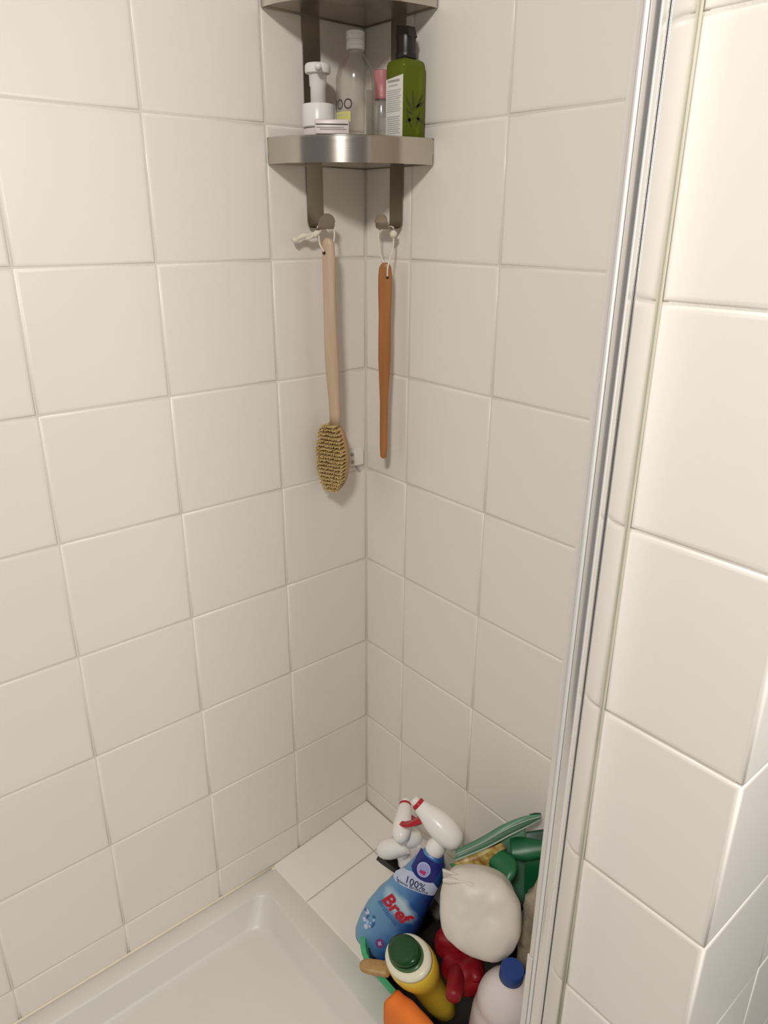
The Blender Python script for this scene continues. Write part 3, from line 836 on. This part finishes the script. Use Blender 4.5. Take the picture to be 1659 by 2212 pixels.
# white shoulder banner
def ban_lo(u): return .1575 + .30 * (u + .047) - (max(0, u - .018) ** 2) * 9
def ban_hi(u):
    return min(.208 - .0 * u, ban_lo(u) + .002 + .031 * max(0.0, 1 - (abs(u + .004) / .046) ** 3.0)) 
patch('shoulder_banner', bs(.0004), -.0445, .0345, ban_lo, lambda u: max(ban_lo(u) + .001, ban_hi(u)), 'bref_pale', bz, 22, 6)
# navy crest above
patch('navy_crest', bs(.0008), -.0235, .0235, lambda u: .197 + 14 * (u + .001) ** 2, lambda u: .241 - .002, 'bref_navy', bz, 18, 6)
# left flank pale film
wrap_text('lettering', 'Bref', .036, bs(.0013), 'red', bz, (-.0410, .1165), ang=-.26, width=.0600, bold=.035, shear=.15)
wrap_text('lettering', 'Brillante', .0135, bs(.0013), 'bref_mid', bz, (-.0460, .1065), ang=-.34, width=.050, shear=.1)
wrap_text('lettering', '100%', .0175, bs(.0012), 'bref_ink', bz, (-.0180, .1755), ang=.22, width=.036, bold=.006)
wrap_text('lettering', 'Igiene Brillante', .0080, bs(.0012), 'bref_ink', bz, (-.0350, .1640), ang=.275, width=.062, bold=.004)
# crest emblem
disc_patch('emblem', bs(.0012), -.0015, .2165, .0125, .0135, 'bref_pale', bz)
disc_patch('emblem', bs(.0016), -.0015, .2165, .0110, .0120, 'bref_lilac', bz)
patch('emblem_mark', bs(.0020), -.0065, .0045, .2085, lambda u: .2155 + .3 * u, 'magenta', bz, 6, 2)
# sparkling tile picture at the lower left and round mark
gx, gz = -.0475, .0620
for k in range(16):
    a = random.uniform(0, 6.28); rr = .015 * math.sqrt(random.random())
    disc_patch('sparkle_print', bs(.0008 + .0001 * (k % 5)), gx + rr * math.cos(a) * .9, gz + rr * math.sin(a) * 1.3, random.uniform(.002, .0055), random.uniform(.002, .0055),
               ('bref_ice', 'bref_mid', 'bref_pale')[k % 3], bz, 6)
disc_patch('round_mark', bs(.0009), -.0085, .0405, .0085, .0095, 'bref_purple', bz)
patch('mark_cross', bs(.0014), -.0125, -.0045, .0390, .0420, 'bref_pale', bz, 3, 2)
patch('mark_cross', bs(.0014), -.0100, -.0070, .0360, .0450, 'bref_pale', bz, 3, 2)
spray_head(bz, 'white', 'red', 'red', (-.002, 0, .2445), tilt=.24, length=1.02, flip=-1, neck=.034, fat=1.4, sx=.014)

# ---- second spray bottle (white with red nozzle), behind
s2 = thing('white_red_spray_bottle', 'white spray bottle with red nozzle and trigger behind the blue spray bottle', 'spray bottle', (.412, -.066, -1.258), X=(.63, -.77, 0), Z=(-.433, -.318, .844))
pr = [(.024, 0), (.029, .003), (.030, .02), (.030, .13), (.029, .170), (.025, .198), (.0165, .214), (.0155, .222)]
link('body', pydata('body', *lathe(pr, 32)), 'white_cloudy', s2)
spray_head(s2, 'white', 'red', 'red', (0, 0, .221), tilt=.15, length=.86, flip=-1, neck=.034)

# ---- third spray bottle (black trigger), behind on the left
s3 = thing('black_trigger_spray_bottle', 'spray bottle with white head and black trigger, leftmost of the spray bottles', 'spray bottle', (.351, -.090, -1.262), X=(.90, .44, 0), Z=(-.36, -.34, .87))
pr = [(.016, 0), (.0195, .003), (.0200, .02), (.0200, .096), (.019, .118), (.018, .132), (.0150, .138)]
link('body', pydata('body', *lathe(pr, 32)), 'clear_edge', s3)
spray_head(s3, 'white', 'white', 'black', (0, 0, .137), tilt=.10, length=.76, flip=1, neck=.034, fat=1.15, sx=-.013, trig=2.2, tip=False, tpts=[(-.034, .008), (-.030, -.006), (-.023, -.022), (-.014, -.038), (-.008, -.050)])

# ---- yellow oval bottle
yb = thing('yellow_dish_soap_bottle', 'yellow bottle with white shoulder and dark green oval cap at the front of the basket', 'bottle', (.492, -.225, -1.256), X=(1, .05, 0), Z=(-.24, -.36, .90))
def oval(k, z, a=.053, b=.039, ox=0, oy=0): return [V((ox + a * k * math.cos(t), oy + b * k * math.sin(t), z)) for t in [2 * math.pi * i / 36 for i in range(36)]]
rings = [oval(.50, 0), oval(.60, .004), oval(.64, .03), oval(.66, .06), oval(.70, .082), oval(.80, .10), oval(.95, .117), oval(1.0, .130), oval(.98, .140), oval(.93, .1455)]
link('body', pydata('body', *loft(rings)), 'yellow', yb)
rings = [oval(.945, .1440), oval(.93, .1490), oval(.87, .1525), oval(.76, .1545), oval(.64, .1550)]
link('shoulder', pydata('shoulder', *loft(rings)), 'cream', yb)
rings = [oval(.70, .1540), oval(.695, .1575), oval(.66, .1590)]
rr_ = link('cap_ring', sharp(pydata('cap_ring', *loft(rings)), 30), 'green_ring', yb)
rings = [oval(.64, .1585, ox=-.0015, oy=.001), oval(.635, .1655, ox=-.0015, oy=.001), oval(.60, .1685, ox=-.0015, oy=.001), oval(.40, .1700, ox=-.0015, oy=.001), oval(.15, .1704, ox=-.0015, oy=.001)]
link('cap', pydata('cap', *loft(rings)), 'green_dark', yb)

# ---- bleach bottle
bb = thing('bleach_bottle', 'white rounded bottle with round blue cap at the right of the basket', 'bottle', (.599, -.212, -1.272), X=(1, 0, 0), Z=(.09, .01, 1))
pr = [(.040, 0), (.046, .003), (.049, .012), (.049, .120), (.0475, .132), (.0445, .141), (.0450, .150), (.0455, .158), (.0430, .172), (.0365, .187), (.0275, .199), (.0190, .206), (.0160, .210), (.0160, .216)]
link('body', pydata('body', *lathe(pr, 44)), 'white_cloudy', bb)
link('cap', sharp(pydata('cap', *lathe([(.0180, .212), (.0188, .213), (.0186, .231), (.0175, .2335), (.006, .2340)], 36)), 40), 'blue_cap', bb)

# ---- blob helper: lumpy soft body
def blob(name, m, c, ax, half, e=(.8, .8), amp=.004, fr=30, seed=0, parent=None, nu=36, nv=22, shape=None):
    X_, Y_, Z_ = [V(a).normalized() for a in ax]
    vs = []; fs = []
    for j in range(nv + 1):
        ph = -math.pi / 2 + math.pi * j / nv
        cp, sp = math.cos(ph), math.sin(ph)
        for i in range(nu):
            th = 2 * math.pi * i / nu; ct, st = math.cos(th), math.sin(th)
            s = lambda v, p: math.copysign(abs(v) ** p, v)
            x = s(cp, e[1]) * s(ct, e[0]); y = s(cp, e[1]) * s(st, e[0]); z = s(sp, e[1])
            if shape: x, y, z = shape(x, y, z)
            p = X_ * (x * half[0]) + Y_ * (y * half[1]) + Z_ * (z * half[2])
            q = p * fr + V((seed, seed * 1.7, 0))
            d = noise.noise(q) + .5 * noise.noise(q * 2.1)
            p = p + p.normalized() * d * amp
            vs.append(V(c) + p)
    for j in range(nv):
        for i in range(nu):
            k = (i + 1) % nu
            fs.append((j * nu + i, j * nu + k, (j + 1) * nu + k, (j + 1) * nu + i))
    me = pydata(name, vs, fs)
    return link(name, me, m, parent)

# ---- white bag bundle (facing the camera direction)
cdir = V((.50, -.60, .62)).normalized()
rx = V((.64, .765, .0)); rx = (rx - cdir * rx.dot(cdir)).normalized(); ry = cdir.cross(rx)
wb = thing('white_plastic_bag', 'crumpled white plastic bag bundle with folded top in the middle of the basket', 'bag', (.528, -.186, -1.022))
def hexa(x, y, z):
    # x across, y up (in the face), z thickness: flattened soft pillow, cut corner at the lower left, narrower top
    k = 1 - .10 * max(0, y) - .10 * max(0, -y) ** 2
    x2 = x * k + .05 * (.3 - y)
    y2 = y - .16 * max(0, -x) * max(0, -y) * -1 - .10 * x * (y > 0) * y
    return x2, y2, z
bg_ = blob('bag_body', 'bag', (0, 0, 0), (rx, ry, cdir), (.066, .068, .045), e=(.68, .58), amp=.0035, fr=26, seed=4, parent=wb, shape=hexa, nu=60, nv=30)
fold = []
for s_, t_ in ((0, .0), (.25, .004), (.5, .002), (.75, -.003), (1, -.010)):
    fold.append(rx * (-.058 + .112 * s_) + ry * (.050 + t_ - .020 * s_) + cdir * (.0385 - .012 * abs(s_ - .45)))
link('folded_seam', pydata('folded_seam', *tube(smoothpath(fold, 6), [.0035 + .002 * math.sin(k * .5) ** 2 for k in range(25)], 8)), 'bag', wb)
fl_ = [[V(rx * (-.058 + .03 * a) + ry * (.052 + .016 * b * (1 - .6 * a)) + cdir * (.020 + .012 * b)) for b in (0, .25, .5, .75, 1)] for a in (0, .33, .66, 1)]
vs = [p for r in fl_ for p in r]; fs = [(i * 5 + j, i * 5 + j + 1, i * 5 + j + 6, i * 5 + j + 5) for i in range(3) for j in range(4)]
fo = link('bag_flap', pydata('bag_flap', vs, fs), 'bag', wb)
mo = fo.modifiers.new('thick', 'SOLIDIFY'); mo.thickness = .003

# ---- beige mesh cloth between bag and pillar
mc = thing('mesh_cloth', 'crumpled beige mesh cloth between the white bag and the aluminium strip', 'cloth', (.598, -.080, -1.075))
blob('cloth_body', 'mesh_cloth', (0, 0, 0), ((1, 0, 0), (0, 1, 0), (0, .2, 1)), (.052, .045, .095), amp=.014, fr=34, seed=9, parent=mc)
blob('dark_patch', 'brown_spot', (.012, -.0420, -.022), ((.7, .7, 0), (.3, -.3, .9), (.6, -.7, .3)), (.010, .020, .006), amp=.003, fr=60, seed=2, parent=mc, nu=16, nv=10)

# ---- sheets
def sheet(name, P00, P10, P11, P01, m, parent, bulge=0.0, wav=0.0, th=.002, nu=14, nv=8, seed=0, edge=None):
    P00, P10, P11, P01 = [V(p) for p in (P00, P10, P11, P01)]
    nrm = (P10 - P00).cross(P01 - P00).normalized()
    vs = []; fs = []
    for i in range(nu + 1):
        u = i / nu
        for j in range(nv + 1):
            v = j / nv
            p = (P00 * (1 - u) + P10 * u) * (1 - v) + (P01 * (1 - u) + P11 * u) * v
            p = p + nrm * (bulge * math.sin(math.pi * u) * math.sin(math.pi * v) + wav * noise.noise(V((u * 4 + seed, v * 3, seed))))
            if edge: p = edge(p, u, v)
            vs.append(p)
    for i in range(nu):
        for j in range(nv):
            k = i * (nv + 1) + j; fs.append((k, k + 1, k + nv + 2, k + nv + 1))
    o = link(name, pydata(name, vs, fs), m, parent)
    if th:
        mo = o.modifiers.new('thick', 'SOLIDIFY'); mo.thickness = th; mo.offset = 0
    return o

# ---- green refill packet with picture panel, standing behind the white bag
gp = thing('green_packet', 'opened pale green film packet with yellow-brown picture, leaning on the wall behind the white bag', 'packet', (.485, -.07, -1.0))
Wp = lambda p: V(p) - V((.485, -.07, -1.0))
def strip(name, top, low, m, parent, th=.002, nv=4, bulge=0.0):
    t = smoothpath([Wp(p) for p in top], 5); l = smoothpath([Wp(p) for p in low], 5)
    n = min(len(t), len(l)); vs = []; fs = []
    for i in range(n):
        for j in range(nv + 1):
            s = j / nv
            p = t[i] * (1 - s) + l[i] * s
            vs.append(p + V((.5, -.6, .3)) * bulge * math.sin(math.pi * s))
    for i in range(n - 1):
        for j in range(nv):
            k = i * (nv + 1) + j; fs.append((k, k + 1, k + nv + 2, k + nv + 1))
    o = link(name, pydata(name, vs, fs), m, parent)
    mo = o.modifiers.new('thick', 'SOLIDIFY'); mo.thickness = th; mo.offset = 0
    return o
At = [(.4371, -.1524, -.985), (.4589, -.1117, -.965), (.4759, -.0799, -.945), (.4963, -.0478, -.93), (.5182, -.0309, -.92)]
Al = [(.4465, -.165, -.99), (.4709, -.1156, -.975), (.4915, -.0749, -.955), (.5043, -.0457, -.945), (.5172, -.0309, -.93)]
strip('packet_film', At, Al, 'green_bag_dull', gp, bulge=.004)
sm_ = [V(a) * .52 + V(b) * .48 + V((.004, -.005, .005)) for a, b in zip(At, Al)]
link('film_seam', pydata('film_seam', *tube(smoothpath([Wp(p) for p in sm_], 5), .0013, 6)), 'green_lining', gp)
lo2 = [V(b) + V((.0025, -.0020, -.0020)) for b in Al]
strip('packet_lining', Al, lo2, 'green_lining', gp, th=.0012)
pic = [(.4472, -.1676, -.995), (.4868, -.0897, -.97), (.4906, -.0817, -.985), (.4808, -.1316, -1.01)]
strip('picture_panel', [pic[0], V(pic[0]) * .5 + V(pic[1]) * .5, pic[1]], [V(pic[0]) + V((.010, .006, -.012)), V(pic[3]) + V((.003, -.003, -.004)), pic[2]], 'picture', gp, bulge=.002)
# back panel of the packet runs down into the basket
strip('back_panel', [(.445, -.145, -.994), (.474, -.088, -.965), (.500, -.045, -.950)], [(.470, -.095, -1.16), (.490, -.060, -1.16), (.510, -.035, -1.16)], 'green_bag_dull', gp, th=.003)
strip('packet_corner', [(.5020, -.0400, -.926), (.5100, -.0345, -.921), (.5180, -.030, -.9185)], [(.5040, -.0410, -.935), (.5115, -.0350, -.930), (.5190, -.0305, -.928)], 'green_deep', gp)

g2 = thing('green_pouch', 'glossy dark green plastic pouch with curled ends beside the aluminium strip', 'pouch', (.485, -.07, -1.0))
strip('pouch_top', [(.480, -.0530, -.982), (.500, -.030, -.972), (.5223, -.0110, -.962)], [(.481, -.0640, -.990), (.505, -.042, -.986), (.530, -.0260, -.985)], 'green_deep', g2, th=.003)
strip('pouch_leaf', [(.4838, -.0663, -.975), (.507, -.050, -.969), (.5317, -.0368, -.965), (.548, -.026, -.962)], [(.5061, -.087, -.99), (.526, -.0700, -.992), (.5414, -.0520, -.987), (.556, -.038, -.980)], 'green_bag', g2, th=.003, bulge=.006)
# curled lobe: extruded curl
cl = smoothpath([(.480, -.104, -.990), (.4895, -.0915, -.984), (.5060, -.0863, -.985), (.5200, -.0900, -.988), (.5285, -.0990, -.994), (.5305, -.1100, -1.003), (.5265, -.1210, -1.010)], 6)
ci = smoothpath([(.4850, -.1190, -1.0), (.4920, -.1195, -1.001), (.4990, -.1200, -1.0025), (.5055, -.1208, -1.004), (.5115, -.1215, -1.0055), (.5170, -.1222, -1.0075), (.5215, -.1230, -1.010)], 6)
vs = []; fs = []
for a, b in zip(cl, ci):
    mid = (a + b) / 2 + V((.003, -.004, .006))
    for t in range(7):
        s = t / 6; p = a * (1 - s) ** 2 + mid * 2 * s * (1 - s) + b * s * s
        vs.append(Wp(p))
n = len(cl)
for i in range(n - 1):
    for j in range(6):
        k = i * 7 + j; fs.append((k, k + 1, k + 8, k + 7))
lo = link('curled_lobe', pydata('curled_lobe', vs, fs), 'green_bag', g2)
mo = lo.modifiers.new('thick', 'SOLIDIFY'); mo.thickness = .003; mo.offset = 0
strip('pouch_body', [(.515, -.060, -.985), (.535, -.045, -.980), (.550, -.032, -.975)], [(.525, -.055, -1.17), (.540, -.045, -1.17), (.555, -.035, -1.17)], 'green_bag', g2, th=.006)

# ---- red rubber glove
rg = thing('red_rubber_glove', 'red rubber glove bunched up in the middle of the basket', 'glove', (.510, -.215, -1.15))
blob('glove_palm', 'darkred', (.001, .016, -.012), ((.8, -.5, .2), (.5, .8, 0), (0, 0, 1)), (.052, .034, .030), amp=.007, fr=34, seed=5, parent=rg)
blob('glove_cuff', 'darkred', (-.036, .026, .004), ((.6, -.6, .4), (.6, .7, 0), (-.3, .1, .9)), (.026, .030, .026), amp=.006, fr=40, seed=8, parent=rg)
def finger(pts, r):
    link('glove_finger', pydata('glove_finger', *tube(smoothpath(pts, 6), r, 14)), 'darkred', rg)
def fr_(n, r0, r1): return [r0 + (r1 - r0) * k / (n - 1) if k < n - 4 else (r0 + (r1 - r0) * k / (n - 1)) * (.95, .82, .6, .22)[k - n + 4] for k in range(n)]
finger([(.010, -.012, .010), (.026, -.030, .022), (.040, -.048, .029), (.049, -.060, .031)], fr_(19, .0150, .0125))
finger([(.015, .018, .006), (.032, .010, .010), (.042, .006, .004)], fr_(13, .013, .011))
finger([(-.020, .030, .012), (-.040, .052, .020), (-.052, .062, .010)], fr_(13, .014, .012))

# ---- wooden handle sticking out over the rim
tw = thing('wooden_brush_handle', 'tan wooden handle with rounded end sticking out over the basket rim', 'handle', (.3935, -.3300, -1.1620), X=(-.66, .75, 0), Z=(.75, .66, -.03))
link('handle', pydata('handle', *loft([ovring(z, a, b, 0) for z, a, b in ((-.002, .004, .003), (.001, .0085, .005), (.006, .0118, .0062), (.015, .0132, .0068), (.03, .0138, .007), (.040, .0140, .007), (.049, .0135, .007), (.052, .009, .005))])), 'tan', tw)

# ---- orange cloth over the front rim
oc = thing('orange_cloth', 'orange microfibre cloth draped over the front rim of the basket', 'cloth', (.535, -.30, -1.18))
pathc = [(-.286, -1.225), (-.289, -1.205), (-.293, -1.188), (-.301, -1.176), (-.314, -1.172), (-.325, -1.179), (-.3285, -1.195), (-.3275, -1.225), (-.3255, -1.258)]
vs = []; fs = []
nx = 22; path3 = smoothpath([(0, y, z) for y, z in pathc], 5)
for i in range(nx + 1):
    u = i / nx; x = .456 + .170 * u
    for j, q in enumerate(path3):
        v = j / (len(path3) - 1)
        w = .0055 * noise.noise(V((u * 5, v * 3, 2.0))) 
        sag = -.015 * max(0, .22 - u) ** 1.0 * 3
        vs.append(V((x + .006 * noise.noise(V((v * 5, u, 7))), q.y - abs(w) * .8, q.z + w * .4 + sag + .004 * math.sin(u * 3.1))) - V((.535, -.30, -1.18)))
m_ = len(path3)
for i in range(nx):
    for j in range(m_ - 1):
        k = i * m_ + j; fs.append((k, k + 1, k + m_ + 1, k + m_))
oo = link('cloth', pydata('cloth', vs, fs), 'orange', oc)
mo = oo.modifiers.new('thick', 'SOLIDIFY'); mo.thickness = .004; mo.offset = 0
